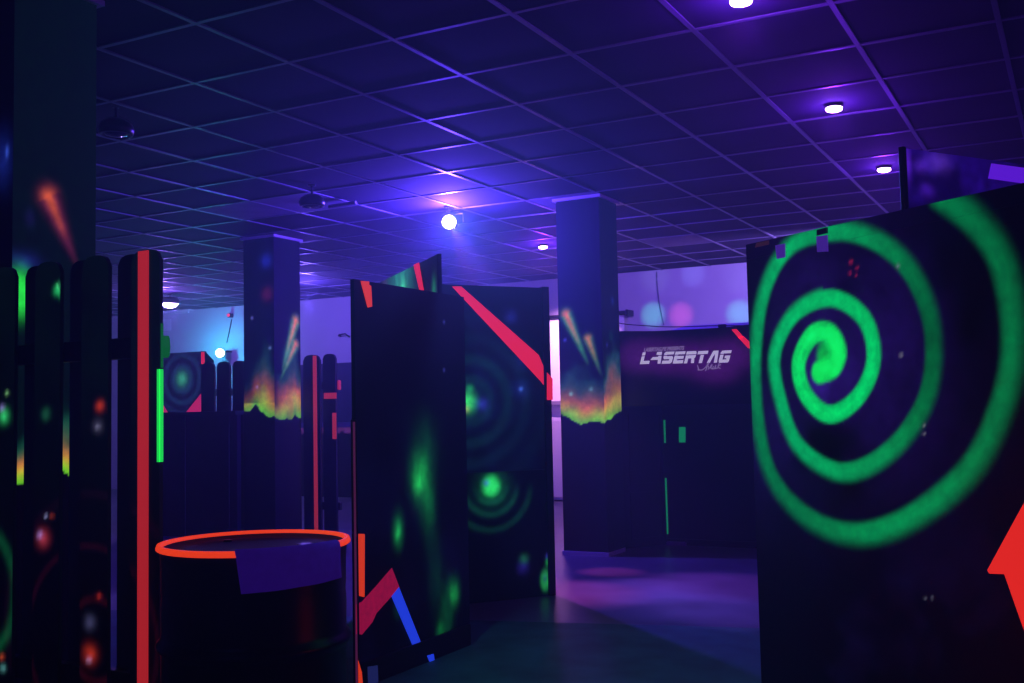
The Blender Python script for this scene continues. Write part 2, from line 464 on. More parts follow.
M['picket'] = mural_mat('dark_green_black_picket_paint', (52, 78, 76), .5, spec=.3)
M['picket_far'] = mat('navy_black_picket_paint', (22, 20, 44), .6, noise=(8, .3))

FY = 2.435
wn = Wall(0, FY, 1, 0)
def spot(x, y, r, col, a): return (wn.at(x, y), r, col, a)
FSP = [spot(57.5, 290, .016, (40, 200, 110), .8), spot(58.5, 286, .008, (90, 240, 150), .6), spot(77, 286, .006, (30, 120, 60), .6),
       spot(4, 416, .022, (50, 200, 110), .8), spot(7, 393, .008, (110, 170, 110), .7), spot(2, 408, .012, (150, 120, 220), .5),
       spot(46, 414, .018, (30, 100, 70), .6), spot(100, 406, .016, (190, 50, 30), .7), spot(98, 426, .020, (70, 66, 96), .6), spot(98, 427, .007, (130, 130, 160), .6),
       spot(43, 538, .025, (180, 54, 70), .7), spot(40, 535, .012, (120, 120, 200), .7), spot(46, 516, .007, (130, 130, 180), .7), spot(52, 516, .008, (150, 50, 40), .6),
       spot(99, 596, .009, (170, 40, 30), .6), spot(90, 622, .022, (70, 70, 110), .6), spot(90, 654, .026, (190, 50, 30), .65), spot(89, 660, .010, (130, 120, 170), .6),
       spot(2, 657, .010, (190, 70, 40), .6), spot(3, 668, .012, (90, 160, 160), .6)]
RINGS = [(wn.at(96, 640), .13, .012, (120, 20, 40), .07), (wn.at(90, 640), .30, .010, (110, 16, 50), .06), (wn.at(-30, 590), .24, .02, (20, 120, 70), .22),
         (wn.at(92, 625), .42, .014, (90, 16, 70), .03)]
def fence_paint(X, Z):
    C = stars(X, Z, FSP)
    for c, r, w, col, a in RINGS:
        d = np.hypot(X-c[0], Z-c[1]); C += np.exp(-((d-r)/w)**2)[:, None]*lin(col)[None]*a
    C += (fbm(X, Z, 4, 2)*smooth(.6, 1.6, Z))[:, None]*lin((8, 34, 26))[None]*.35
    return C
fen = thing('picket_fence', 'dark double-sided picket fence with painted specks and a full-height pink-red stripe, behind the black drum', 'fence', (0, 0, 0))
top_f = 1.660
for k in range(4):
    p = picket('picket', fen, -2.686-.23*k, .127, FY, .014, top_f, fence_paint, .010)
    if k == 0:
        a, b = -2.652, -2.606
        bm = bmesh.new(); add_box(bm, a, b, FY-.003, FY-.0005, .03, top_f-.004); obj('tape_strip', bm, M['tape_pink'], p, label='pink-red stripe')
        bm = bmesh.new(); add_box(bm, -2.5588, -2.5572, FY-.002, FY+.014, .985, 1.275); add_box(bm, -2.568, -2.5572, FY-.003, FY-.0005, .985, 1.275)
        obj('tape_strip', bm, M['tape_green'], p, label='bright green edge tape')
        obj('tape_strip', box(-2.5588, -2.5574, FY+.004, FY+.014, 1.28, 1.42), M['tape_green_dark'], p, label='dull green edge tape')  # glowing strip stands for the faint green glow above the edge tape
for k in range(4):
    picket('picket', fen, -2.808-.23*k, .115, FY+.055, .020, top_f+.002)
rail = obj('rail', box(-3.75, -2.590, FY+.0143, FY+.0547, 1.316, 1.384, .004), M['black'], fen)
bm = bmesh.new()
xs = [(-2.590, 1.314), (-2.577, 1.315), (-2.572, 1.322), (-2.569, 1.348), (-2.572, 1.376), (-2.577, 1.384), (-2.590, 1.385)]
add_prism(bm, xs, FY+.0143, FY+.0547); obj('rail_end', bm, M['tape_green_dark'], rail, label='green taped rail end')
obj('rail', box(-3.75, -2.57, FY+.0143, FY+.0547, .25, .32, .004), M['black'], fen)

# two runs of the far fence, beside the left background pillar
fl = thing('picket_fence', 'run of dark pickets left of the fire-painted pillar, behind the low counter', 'fence', (0, 7.88, 0), 0, 'far picket fences')
for k in range(4):
    picket('picket', fl, -7.715+.204*k, .170, 0, .025, 1.665, None, m=M['picket_far'])
obj('rail', box(-7.73, -6.89, .0252, .06, 1.33, 1.40, .003), M['picket_far'], fl)
obj('rail', box(-7.73, -6.89, .0252, .06, .25, .32, .003), M['picket_far'], fl)
fr = thing('picket_fence', 'pair of dark pickets with red stripes right of the fire-painted pillar', 'fence', (0, 7.9, 0), 0, 'far picket fences')
for a, w in ((-6.45, .195), (-6.218, .143)):
    p = picket('picket', fr, a, w, 0, .025, 1.685, None, m=M['picket_far'])
    if a < -6.4:
        obj('tape_strip', box(-6.332, -6.288, -.003, -.0005, .05, 1.675), M['tape_far'], p, label='red vertical stripe')
    else:
        obj('tape_strip', box(-6.206, -6.061, -.003, -.0005, 1.27, 1.325), M['tape_far'], p, label='red crosswise strip')
        obj('tape_strip', box(-6.112, -6.066, -.003, -.0005, .90, 1.14), M['tape_far'], p, label='short red upright strip')
rl = obj('rail', box(-6.47, -6.075, .0252, .06, 1.36, 1.43, .003), M['picket_far'], fr)
obj('rail_end', box(-6.075, -6.052, .0252, .06, 1.35, 1.44, .008), M['tape_far'], rl, label='red taped rail end')
obj('rail', box(-6.47, -6.055, .0252, .06, .25, .32, .003), M['picket_far'], fr)

# ================================================================== LOW COUNTER
ct = thing('counter', 'low dark navy counter panel in front of the fire-painted pillar, behind the barrel', 'counter', (-8.35, 7.50, 0))
obj('panel', box(0, 1.45, 0, .05, 0, 1.14), M['picket_far'], ct)
obj('worktop', box(-.02, 1.46, -.03, .30, 1.14, 1.178, .005), M['picket_far'], ct)
for x in (.18, .75, 1.3): obj('batten', box(x, x+.06, -.012, -.0002, .02, 1.135), M['picket_far'], ct)

# ================================================================== BARREL
BX, BY, BZ, BR = -2.134, 2.392, .768, .269
br = thing('oil_drum', 'black steel drum with a fluorescent orange top rim in front of the picket fence', 'barrel', (BX, BY, 0))
UP = .009
prof = [(.0, .0), (BR-.012, .0), (BR-.004, .004), (BR-.008, .02)]
def hoop(z): return [(BR-.010, z-.028), (BR-.006, z-.017), (BR+.003, z-.007), (BR+.005, z), (BR+.003, z+.007), (BR-.006, z+.017), (BR-.010, z+.028)]
prof += hoop(.245) + hoop(.485) + [(BR-.010, .60), (BR-.012, .62), (BR-.010, .64), (BR-.010, .70), (BR-.007, .742+UP), (BR-.007, .744+UP)]
obj('body', lathe(prof, 96), M['steel_black'], br, smooth=True)
obj('rim', lathe([(BR-.0065, .740+UP), (BR+.001, .7405+UP), (BR+.004, .743+UP), (BR+.004, .748+UP), (BR+.001, .756+UP), (BR-.009, .757+UP), (BR-.0135, .752+UP), (BR-.015, .740+UP)], 96), M['orange'], br, smooth=True, label='fluorescent orange rim')
ld = obj('lid', lathe([(BR-.0155, .747+UP), (BR-.030, .739+UP), (BR-.060, .738+UP), (BR-.075, .7405+UP), (BR-.09, .738+UP), (0, .738+UP)], 96), M['lid'], br, smooth=True)
bm = bmesh.new(); add_lathe(bm, [(.0, .748+UP), (.022, .748+UP), (.026, .744+UP), (.028, .738+UP)], 20, .16, .03); obj('bung_cap', bm, M['black_metal'], ld)
bm = bmesh.new(); add_lathe(bm, [(.0, .744+UP), (.012, .744+UP), (.015, .738+UP)], 16, -.16, .06); obj('bung_cap', bm, M['black_metal'], ld)
# cloth hung over the rim on the camera side
q1, q2 = on_z(229, 556, .765), on_z(366, 543, .765)
def ang(P): return math.atan2(P[1]-BY, P[0]-BX)
a1, a2 = ang(q1), ang(q2)
if a2 < a1: a2 += 2*math.pi
bm = bmesh.new(); rows = []
prof_c = [(BR-.075, .745), (BR-.05, .746), (BR-.028, .749), (BR-.014, .7605), (BR-.002, .762), (BR+.009, .757), (BR+.012, .742), (BR+.013, .71), (BR+.013, .68), (BR+.013, .648)]
NA = 28
for k, (r, z) in enumerate(prof_c):
    row = []
    for i in range(NA+1):
        u = i/NA; th = a1 + (a2-a1)*u; rr = r + .002*math.sin(u*17+k)*(k > 6) + .0015*math.sin(u*9)
        zz = z
        if k >= 6: zz = .757 - (.757-z)*(1.0 - .10*u)
        if k < 3: rr = r + .03*u*(3-k)/3
        sh = .06*(k-5)/4 if k > 5 else 0
        row.append(bm.verts.new((rr*math.cos(th+sh*(1-u)), rr*math.sin(th+sh*(1-u)), zz)))
    rows.append(row)
for A, B in zip(rows[:-1], rows[1:]):
    for i in range(NA): bm.faces.new((A[i], A[i+1], B[i+1], B[i]))
cl = obj('cloth', bm, M['cloth'], None, smooth=True); cl.location = (BX, BY, UP)
sm = cl.modifiers.new('thick', 'SOLIDIFY'); sm.thickness = .0015; sm.offset = 1
tag(cl, 'square of violet cloth hung over the orange rim of the black drum', 'cloth')

# ================================================================== PARTITION BOARDS
# spiral board, right foreground
ws_ = Wall(-.986, 3.5356, .846, -.570)
SPL, SPH = 1.62, 1.665
ridge = [(820, 372), (833, 366), (838, 350), (828, 333), (811, 336.5), (798.5, 364), (805.9, 394.6), (829.5, 414.5), (858.2, 396.7), (873.5, 359.7), (864.4, 319), (831.5, 298.2), (794.6, 314.6), (775.1, 355.6),
         (782.3, 404.9), (800.7, 447.3), (842.5, 471.5), (889.8, 450), (926, 397.2), (932, 330.4), (912, 274.7), (878.7, 243), (836.9, 232), (789.6, 247.8), (763, 299),
         (755.5, 380.5), (767.3, 464), (800.7, 511.3), (850.8, 532.7), (906.5, 518.7), (967.8, 469.6), (1001.2, 402.8), (1012.3, 335.9), (1001, 263.5), (973, 221.8), (940, 196)]
RP = catmull(ws_.pts(ridge), 8)
core_c = ws_.at(824.5, 357); core_b = ws_.at(827, 358)
def spiral_paint(S, Z):
    d, f = seg_dist(S, Z, RP)
    w = np.interp(f, [0, .05, .12, .3, .6, .9, 1], [.040, .034, .030, .029, .031, .036, .040])
    soft = np.interp(f, [0, .1, .3, 1], [.45, .45, .6, 1.0])
    rr_ = np.hypot(RP[:, 0]-core_c[0], RP[:, 1]-core_c[1])
    fl_ = np.concatenate([[0], np.cumsum(np.linalg.norm(np.diff(RP, axis=0), axis=1))]); fl_ /= fl_[-1]
    outw = (np.hypot(S-core_c[0], Z-core_c[1]) > np.interp(f, fl_, rr_)) & (f > .2)
    w = w*np.where(outw, 1.15, .95); soft = soft*np.where(outw, 1.25, .7)
    on = 1-smooth(w*(1-np.minimum(soft*.85, 1)), w*(1+soft*.45), d)
    on = np.maximum(on, np.exp(-(((S-core_b[0])/.043)**2+((Z-core_b[1])/.062)**2)**3))
    streak = .82+.36*fbm(f*60+d*0, d*90, 1.0, 4)
    c0, c1, c2 = lin((14, 232, 92)), lin((2, 196, 96)), lin((0, 160, 88))
    fr = f[:, None]
    C = np.where(fr < .10, c0 + (c1-c0)*(fr/.10), c1 + (c2-c1)*np.clip((fr-.1)/.15, 0, 1))
    dim = np.interp(f, [0, .25, .29, .33, .37, .41, .44, .47, .50, .53, .57, .62, .66, .71, .75, .79, .83, .87, .92, .96, 1],
                    [1, 1.0, .9, .85, .62, .34, .22, .36, .55, .8, .9, .8, .5, .34, .46, .68, .58, .40, .37, .33, .45])
    ridge_ = np.clip(1.12-.42*(d/w)**2, .45, 1.12)
    C = C*(on*streak*dim*ridge_)[:, None]
    # violet haze sprayed between the turns
    r = np.hypot(S-core_c[0], Z-core_c[1]); n = fbm(S, Z, 3.2, 8)
    C += (np.exp(-(r/.42)**2)*(n*1.25-.22).clip(0, 1)*(1-on))[:, None]*lin((58, 26, 150))[None]*.42
    C += (np.exp(-((Z-.42)/.35)**2)*(fbm(S, Z, 4.5, 14)-.5).clip(0, 1)*(1-on))[:, None]*lin((40, 24, 100))[None]*.35
    C += blob(S, Z, ws_.at(818, 384), (.05, .07), (52, 26, 140), .45)*(1-on)[:, None]
    # spatter of red and pale specks
    for (x, y), rr, col, a in [((851, 262), .006, (190, 30, 60), .6), ((857, 268), .005, (190, 30, 60), .5), ((850, 273), .005, (190, 30, 60), .5), ((856, 275), .004, (190, 30, 60), .45), ((898, 266), .006, (120, 60, 140), .5),
                               ((901, 355), .005, (160, 160, 170), .5), ((924, 425), .004, (150, 150, 160), .45), ((924, 434), .004, (150, 150, 160), .45), ((925, 598), .004, (120, 120, 140), .4), ((932, 598), .004, (120, 120, 140), .4)]:
        C += blob(S, Z, ws_.at(x, y), (rr, rr), col, a)
    return C
sp = thing('partition_board', 'large black board with a glowing green spiral and a red arrow', 'partition', (*ws_.o, 0), ws_.rot, 'painted partition boards')
painted_board('board', sp, 0, SPL, .02, SPH-.052, .020, spiral_paint, .0075)
tr_ = painted_board('top_rail', sp, 0, SPL, SPH-.0515, SPH, .020, spiral_paint, .0075)
obj('post', box(.0, .06, .0205, .065, 0, SPH-.002, .003), M['black'], sp)
obj('post', box(SPL-.06, SPL, .0205, .065, 0, SPH-.002, .003), M['black'], sp)
def rect(wl, x0, y0, x1, y1): return wl.pts([(x0, y1), (x1, y1), (x1, y0), (x0, y0)])
poly_part('tape_strip', sp, ws_.pts([(777.5, 259), (785.7, 257.3), (785.5, 243.5), (776, 245.5)]), M['tape_violet'], .004, label='violet tape tab nearest the board end')
poly_part('tape_strip', sp, ws_.pts([(818, 252), (828.5, 251.5), (828, 235), (817, 236.5)]), M['tape_violet'], .004, label='violet tape tab over the spiral')
poly_part('hinge', sp, ws_.pts([(818, 235.6), (828, 233.2), (828, 227.5), (818, 230)]), M['black_metal'], .006)
poly_part('tape_strip', sp, ws_.pts([(755.5, 247.5), (769, 244.5), (769, 240.5), (757, 243)]), mat('dull_red_tape', (120, 60, 70), .5, emit=(80, 40, 60), estr=.3), .003, label='dull red label')
A = ws_.pts([(988, 570), (990, 573.5), (1005, 574), (1030, 645), (1033, 668), (1019, 684)]); B_ = ws_.pts([(1024, 497)])
apex = np.array([1.42, B_[0, 1]+.30]);
ar = [tuple(q) for q in A[:4]] + [(1.20, .22), (1.42, .22), (1.46, A[2, 1]-.01), (1.56, A[1, 1]), (1.57, A[0, 1]+.004), (B_[0, 0]+.235, B_[0, 1]+.345)]
poly_part('arrow', sp, ar, M['red_arrow'], .003, label='fluorescent red-orange arrow')
poly_part('arrow_tail', sp, [(1.00, .20), (1.18, .20), (1.13, .33)], M['red_arrow'], .003, label='red-orange point below the arrow')

# dark board, centre, facing across the room
wd = Wall(-2.680, 3.62, 0, 1)
DL, DH = .90, 1.688
def dark_paint(S, Z):
    C = np.zeros((len(S), 3)); n = 1.5*fbm(S*1.3, Z*.7, 13, 40)-.25
    for (x, y), r, col, a in [((420, 475), (.055, .085), (26, 178, 76), .62), ((418, 484), (.03, .04), (40, 200, 90), .35), ((428, 503), (.05, .09), (10, 110, 50), .5), ((425, 452), (.09, .13), (6, 70, 40), .45),
                              ((398, 530), (.03, .055), (22, 150, 70), .6), ((398, 532), (.014, .025), (40, 190, 90), .4), ((454, 592), (.035, .05), (26, 160, 70), .6), ((441, 632), (.03, .05), (16, 130, 56), .5),
                              ((447, 610), (.045, .10), (8, 90, 44), .5), ((436, 575), (.05, .16), (4, 52, 30), .35), ((430, 520), (.05, .16), (4, 50, 30), .3)]:
        C += blob(S, Z, wd.at(x, y), r, col, a)*(.5+n)[:, None]
    C += (fbm(S, Z, 2.5, 44)-.45).clip(0, 1)[:, None]*lin((14, 16, 70))[None]*.4
    C += stars(S, Z, [(wd.at(444, 322), .008, (80, 80, 200), .5), (wd.at(444, 370), .008, (80, 80, 200), .4), (wd.at(398, 610), .03, (6, 60, 30), .3)])
    return C
db = thing('partition_board', 'black board with green nebula patches and magenta and blue stripes, beside the drum', 'partition', (*wd.o, 0), wd.rot, 'painted partition boards')
painted_board('board', db, 0, DL, .10, DH, .020, dark_paint, .009)
obj('kick_board', box(0.0, DL-.01, -.012, .020, .0, .0995, .003), M['black'], db)
obj('post', box(-.010, -.0005, -.008, .020, 0, 1.10, .002), M['black'], db)
obj('post', box(.14, .19, .0205, .06, 0, DH-.004, .003), M['black'], db)
obj('post', box(DL-.05, DL, .0205, .07, 0, DH-.004, .003), M['black'], db)
poly_part('tape_strip', db, wd.pts([(367.5, 307.5), (371.5, 306.5), (370.5, 286), (368.5, 285), (368.5, 281.5), (360.5, 281)]), M['tape_orange'], .004, label='tapering orange tape at the top corner')
poly_part('tape_strip', db, wd.pts([(357.5, 595.5), (363.8, 597), (364, 534), (355.5, 533.8)]), M['tape_orange'], .004, label='orange tape on the board edge')
poly_part('tape_strip', db, wd.pts([(356, 634), (361.5, 634.5), (372, 622), (376, 613), (399, 587.5), (391.5, 568), (376, 586), (361.5, 602), (356, 604)]), M['tape_magenta'], .003, label='magenta slanting band')
poly_part('tape_strip', db, wd.pts([(416.6, 655), (423.5, 650.5), (398.3, 587), (391.2, 596)]), M['tape_blue'], .004, label='blue slanting strip')
poly_part('tape_strip', db, wd.pts([(428.5, 664.5), (432.5, 663.5), (431, 653.5), (424.5, 655.5)]), M['tape_blue'], .002, base=-.0125, label='short blue strip on the kick board')
poly_part('tape_strip', db, wd.pts([(457.5, 655.5), (466.5, 651), (468, 645.5), (458, 650)]), M['tape_green_dim'], .002, base=-.0125, label='pale green scuffed corner')  # lighter green at the corner of the kick board
poly_part('tape_strip', db, wd.pts([(365.5, 684), (375.5, 682), (375, 665), (365, 666.5)]), mat('slate_blue_tape', (50, 60, 130), .5, emit=(36, 44, 104), estr=.5), .002, base=-.0125, label='slate blue tape at the foot')
poly_part('tape_strip', db, wd.pts([(356, 690), (360.5, 690), (359, 672), (355.5, 660)]), M['tape_orange'], .002, base=-.0125, label='orange tape at the foot')

# pinkish light on the board's front edge, put in as a glowing strip
obj('lit_edge', box(-.0122, -.0104, -.004, .006, .02, 1.09), mat('violet_lit_edge', (120, 60, 120), .4, emit=(110, 40, 90), estr=.35), db)

# ring board, centre background
ca_, cb_ = np.array([-3.275, 5.405]), np.array([-2.895, 5.925])
dcb = (cb_-ca_)/np.linalg.norm(cb_-ca_); ca2 = ca_ - dcb*.16
wc = Wall(ca2[0], ca2[1], *dcb)
CL, CH = float(np.linalg.norm(cb_-ca2))-.010, 1.878
zsplit = float(wc.at(510, 471)[1])
cen = wc.at(470, 401); cen2 = wc.at(491, 486)
def ring_paint(S, Z):
    C = np.zeros((len(S), 3)); r = np.hypot(S-cen[0], (Z-cen[1])); n = fbm(S, Z, 6, 60); up = (Z > zsplit)
    for rr, w, col, a in [(.13, .03, (6, 60, 50), .5), (.25, .035, (8, 64, 60), .5), (.37, .04, (8, 50, 66), .42), (.50, .05, (6, 34, 54), .3)]:
        C += (np.exp(-((r-rr)/w)**2)*(.4+1.1*n)*up)[:, None]*lin(col)[None]*a*.5
    C += (np.exp(-(r/.4)**2)*n*up)[:, None]*lin((16, 26, 90))[None]*.35
    C += blob(S, Z, wc.at(467.5, 402), (.045, .05), (60, 235, 110), .9) + blob(S, Z, wc.at(470, 388), (.02, .02), (24, 150, 80), .7)
    C += blob(S, Z, wc.at(482, 404), (.04, .035), (50, 50, 180), .5) + blob(S, Z, wc.at(466, 409), (.02, .02), (190, 90, 60), .4)
    C += blob(S, Z, wc.at(521, 389), (.012, .012), (70, 110, 220), .7) + blob(S, Z, wc.at(521, 389), (.05, .05), (30, 44, 140), .35) + blob(S, Z, wc.at(511, 317), (.04, .04), (40, 44, 150), .4) + blob(S, Z, wc.at(522, 361), (.05, .05), (26, 40, 130), .3)
    r2 = np.hypot(S-cen2[0], Z-cen2[1]-.02*0); lo = ~up
    for rr, w, a in [(.10, .016, .5), (.17, .018, .38), (.26, .018, .24)]:
        C += (np.exp(-((r2-rr)/w)**2)*(.3+1.2*n)*lo*smooth(.03, -.12, Z-cen2[1]))[:, None]*lin((12, 84, 60))[None]*a
    C += (blob(S, Z, cen2, (.055, .06), (44, 220, 100), .95, 2) + blob(S, Z, cen2+np.array([.01, -.01]), (.08, .085), (10, 110, 60), .5))*lo[:, None]
    C -= blob(S, Z, wc.at(486.5, 483.5), (.022, .022), (30, 190, 80), .8)*lo[:, None]
    C += blob(S, Z, wc.at(486.5, 483), (.018, .018), (60, 70, 200), .6)
    C += blob(S, Z, wc.at(523, 567), (.035, .035), (36, 26, 120), .6) + blob(S, Z, wc.at(524, 559), (.025, .025), (26, 100, 56), .6)
    C += blob(S, Z, wc.at(545.5, 580), (.032, .06), (32, 150, 70), .9, 2) - blob(S, Z, wc.at(545, 579), (.014, .026), (26, 120, 56), .9) + blob(S, Z, wc.at(545, 578), (.01, .02), (50, 50, 150), .4)
    C += blob(S, Z, wc.at(548.5, 562), (.014, .02), (40, 190, 90), .8) + blob(S, Z, wc.at(548, 556), (.014, .016), (60, 50, 190), .6)
    return C.clip(0, None)
cb = thing('partition_board', 'tall dark board with faint rings and a broad red diagonal stripe, behind the centre board', 'partition', (*wc.o, 0), wc.rot, 'painted partition boards')
painted_board('upper_panel', cb, 0, CL-.048, zsplit+.0004, CH, .022, ring_paint, .010)
painted_board('lower_panel', cb, 0, CL-.048, 0, zsplit-.0004, .022, ring_paint, .010)
obj('post', box(CL-.0475, CL, -.012, .05, 0, CH+.006, .003), M['black'], cb)
obj('post', box(0, .05, .0225, .06, 0, CH-.004, .003), M['black'], cb)
st = wc.pts([(452, 286.5), (461, 286.5), (538.5, 355), (545, 370.5), (545, 387), (540.5, 381)])
s_end = CL-.0482
poly_part('painted_stripe', cb, [tuple(q) for q in st], M['tape_red'], .003, label='broad red diagonal stripe')
poly_part('painted_stripe', cb, wc.pts([(546, 400), (551.5, 400), (551.5, 379), (546, 372.5)]), M['tape_red'], .003, base=-.0125, label='end of the red stripe on the post')

# slanting board seen over the top of the centre board
wa, wb = np.array([-3.80, 5.40]), np.array([-2.895, 4.62])
wg = Wall(wa[0], wa[1], *(wb-wa)); GL, GH = float(np.linalg.norm(wb-wa)), 1.932
def wedge_paint(S, Z):
    n = fbm(S*4, Z*.6, 6, 71); C = np.zeros((len(S), 3))
    pk = np.exp(-((S-wg.at(400, 280)[0])/.22)**2)
    C += (pk*(.45+.9*n))[:, None]*lin((44, 150, 130))[None]*.75
    C += blob(S, Z, wg.at(403, 288), (.06, .05), (70, 220, 150), .5) + blob(S, Z, wg.at(434, 290), (.035, .06), (20, 140, 90), .55) + blob(S, Z, wg.at(385, 284), (.06, .04), (90, 60, 110), .4)
    return C
gb = thing('partition_board', 'board end with green glow and one red stripe peeking over the centre board', 'partition', (*wg.o, 0), wg.rot, 'painted partition boards')
painted_board('board', gb, 0, GL, .02, GH, .02, wedge_paint, .012)
obj('post', box(GL+.0005, GL+.009, -.002, .022, 0, GH+.002, .002), M['black'], gb)
poly_part('tape_strip', gb, wg.pts([(420, 291), (424, 291), (419, 262.5), (414, 265)]), M['tape_red'], .003, label='slim red stripe')
obj('post', box(0, .04, .0205, .055, 0, GH-.004, .003), M['black'], gb)

# violet board beyond the spiral board
wp = Wall(-.446, 3.395, .55, .82); PL, PH = 1.05, 1.893
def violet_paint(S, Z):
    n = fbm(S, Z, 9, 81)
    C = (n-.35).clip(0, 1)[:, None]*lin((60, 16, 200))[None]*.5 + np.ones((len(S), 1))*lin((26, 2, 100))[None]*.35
    C += blob(S, Z, wp.at(938, 162), (.05, .03), (110, 60, 230), .35) + blob(S, Z, wp.at(908, 162), (.012, .05), (110, 40, 250), .4) + blob(S, Z, wp.at(927, 190), (.03, .02), (80, 30, 200), .4) + blob(S, Z, wp.at(921, 166), (.03, .02), (90, 40, 210), .4)  # glossy violet reflections painted into the board as soft blobs
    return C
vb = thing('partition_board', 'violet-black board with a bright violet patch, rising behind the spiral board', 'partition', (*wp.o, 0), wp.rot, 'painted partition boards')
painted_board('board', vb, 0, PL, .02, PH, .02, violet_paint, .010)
obj('post', box(-.018, -.0005, -.006, .012, 0, PH+.004, .003), M['black'], vb)
obj('post', box(PL-.05, PL, .0205, .06, 0, PH-.004, .003), M['black'], vb)
M['violet_patch'] = mat('bright_violet_patch', (70, 24, 150), .5, emit=(92, 26, 214), estr=.9)  # brighter violet with its own emission
q = wp.pts([(988, 178.5), (1027, 184), (1027, 166.5), (991, 162.5)])
q[2, 1] = q[3, 1] = PH-.012
poly_part('painted_patch', vb, q, M['violet_patch'], .003, label='bright violet rectangle')

# ring board far left, behind the far pickets
wr = Wall(-8.80, 8.32, 1, 0); wr_end = wr.at(205, 352)[0]; RH = float(wr.at(190, 352)[1])
rc = wr.at(182, 379)
def far_ring(S, Z):
    r = np.hypot(S-rc[0], Z-rc[1]); C = np.zeros((len(S), 3))
    C += blob(S, Z, rc, (.07, .07), (60, 170, 130), .7)
    for rr, w, a in [(.13, .04, .4), (.25, .03, .38), (.36, .03, .22)]: C += np.exp(-((r-rr)/w)**2)[:, None]*lin((40, 86, 140))[None]*a*.5
    C += np.ones((len(S), 1))*lin((24, 22, 70))[None]*.4
    return C
rb = thing('partition_board', 'far board with pale green rings and pink corner triangles, behind the far pickets', 'partition', (*wr.o, 0), 0, 'painted partition boards')
painted_board('board', rb, 0, wr_end, .02, RH, .02, far_ring, .014)
M['pink_far'] = mat('pink_fluorescent_paint', (230, 60, 120), .5, emit=(200, 40, 104), estr=.75)
poly_part('painted_triangle', rb, wr.pts([(186, 412.5), (202.5, 412.5), (202.5, 392)]), M['pink_far'], .003, label='pink triangle at the right corner')
poly_part('painted_triangle', rb, wr.pts([(158, 412.5), (168, 412.5), (158, 396)]), M['pink_far'], .003, label='pink triangle at the left corner')
poly_part('tape_strip', rb, wr.pts([(201.5, 364), (204.5, 364), (204.5, 352), (201.5, 352)]), M['tape_red'], .003, label='red strip at the top corner')
s2 = obj('side_panel', prism([(0, .02), (.09, .02), (.09, RH-.10), (0, RH-.004)], 0, .02), M['picket_far'], rb); s2.location = (wr_end+.002, .0, 0); s2.rotation_euler = (0, 0, math.radians(52))

# board with rock silhouettes in the gap left of the centre board
wk = Wall(-9.55, 11.6, 1, 0)
def rock_paint(S, Z):
    e = .83+.10*fbm(S, Z*0, 7, 91)
    return ((Z > e)*(Z < 1.0)*(.4+fbm(S, Z, 12, 95)))[:, None]*lin((130, 60, 150))[None]*.35 + ((Z > 1.0))[:, None]*lin((30, 26, 110))[None]*.25
kb = thing('partition_board', 'dark blue low board against the far wall, in the gap left of the centre board', 'partition', (*wk.o, 0), 0, 'painted partition boards')
painted_board('board', kb, 0, 2.2, .02, 1.82, .03, rock_paint, .03)
obj('rail', box(0, 2.2, -.02, -.0002, .95, 1.02, .003), M['wall_dark'], kb)

# ================================================================== LASER TAG BOOTH
LW = 7.985
wl = Wall(-3.40, LW, 1, 0)
bt = thing('booth', 'dark booth wall carrying the silver laser tag sign and two pieces of red tape', 'booth', (*wl.o, 0), 0)
topz = [(0, 1.748), (.15, 1.745), (.28, 1.738), (.42, 1.731), (.70, 1.729), (.95, 1.728), (1.10, 1.735), (1.20, 1.742), (1.85, 1.738)]
zb = 1.14
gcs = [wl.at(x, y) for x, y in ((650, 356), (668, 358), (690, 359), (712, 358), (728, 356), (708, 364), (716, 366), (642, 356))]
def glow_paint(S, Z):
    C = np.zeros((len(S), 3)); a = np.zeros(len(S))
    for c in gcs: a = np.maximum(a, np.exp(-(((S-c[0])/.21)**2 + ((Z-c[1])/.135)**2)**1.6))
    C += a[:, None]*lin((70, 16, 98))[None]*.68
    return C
bm = bmesh.new(); lay = bm.verts.layers.float_color.new('paint')
tz = lambda s: float(np.interp(s, [q[0] for q in topz], [q[1] for q in topz]))
face_grid(bm, lay, 0, 1.85, 0, 1, .014, lambda S, Z: glow_paint(S, zb+(np.interp(S, [q[0] for q in topz], [q[1] for q in topz])-zb)*Z), lambda s, z: (s, 0, zb+(tz(s)-zb)*z))
# (the unit interval 0..1 in z is re-sampled so that the rows stay fine)
def q4(*p):
    vv = [bm.verts.new(x) for x in p]
    for w in vv: w[lay] = (0, 0, 0, 1)
    bm.faces.new(vv)
for a, b in zip(topz[:-1], topz[1:]):
    q4((a[0], 0, a[1]), (b[0], 0, b[1]), (b[0], .03, b[1]), (a[0], .03, a[1]))
    q4((a[0], .03, zb), (a[0], .03, a[1]), (b[0], .03, b[1]), (b[0], .03, zb))
q4((0, 0, zb), (1.85, 0, zb), (1.85, .03, zb), (0, .03, zb)); q4((0, 0, zb), (0, .03, zb), (0, .03, topz[0][1]), (0, 0, topz[0][1])); q4((1.85, 0, zb), (1.85, .03, zb), (1.85, .03, topz[-1][1]), (1.85, 0, topz[-1][1]))
me = bpy.data.meshes.new('header'); bm.to_mesh(me); bm.free(); me.materials.append(M['board']); hd = link(bpy.data.objects.new('header', me), bt)
M['booth'] = mat('navy_booth_paint', (20, 18, 50), .6, noise=(3, .25))
sd = obj('side_panel', box(0, .492, 0, .02, 0, 1.72), M['booth'], bt); sd.location = (.055, .035, 0); sd.rotation_euler = (0, 0, math.atan2(.43, .24))
bm = bmesh.new()
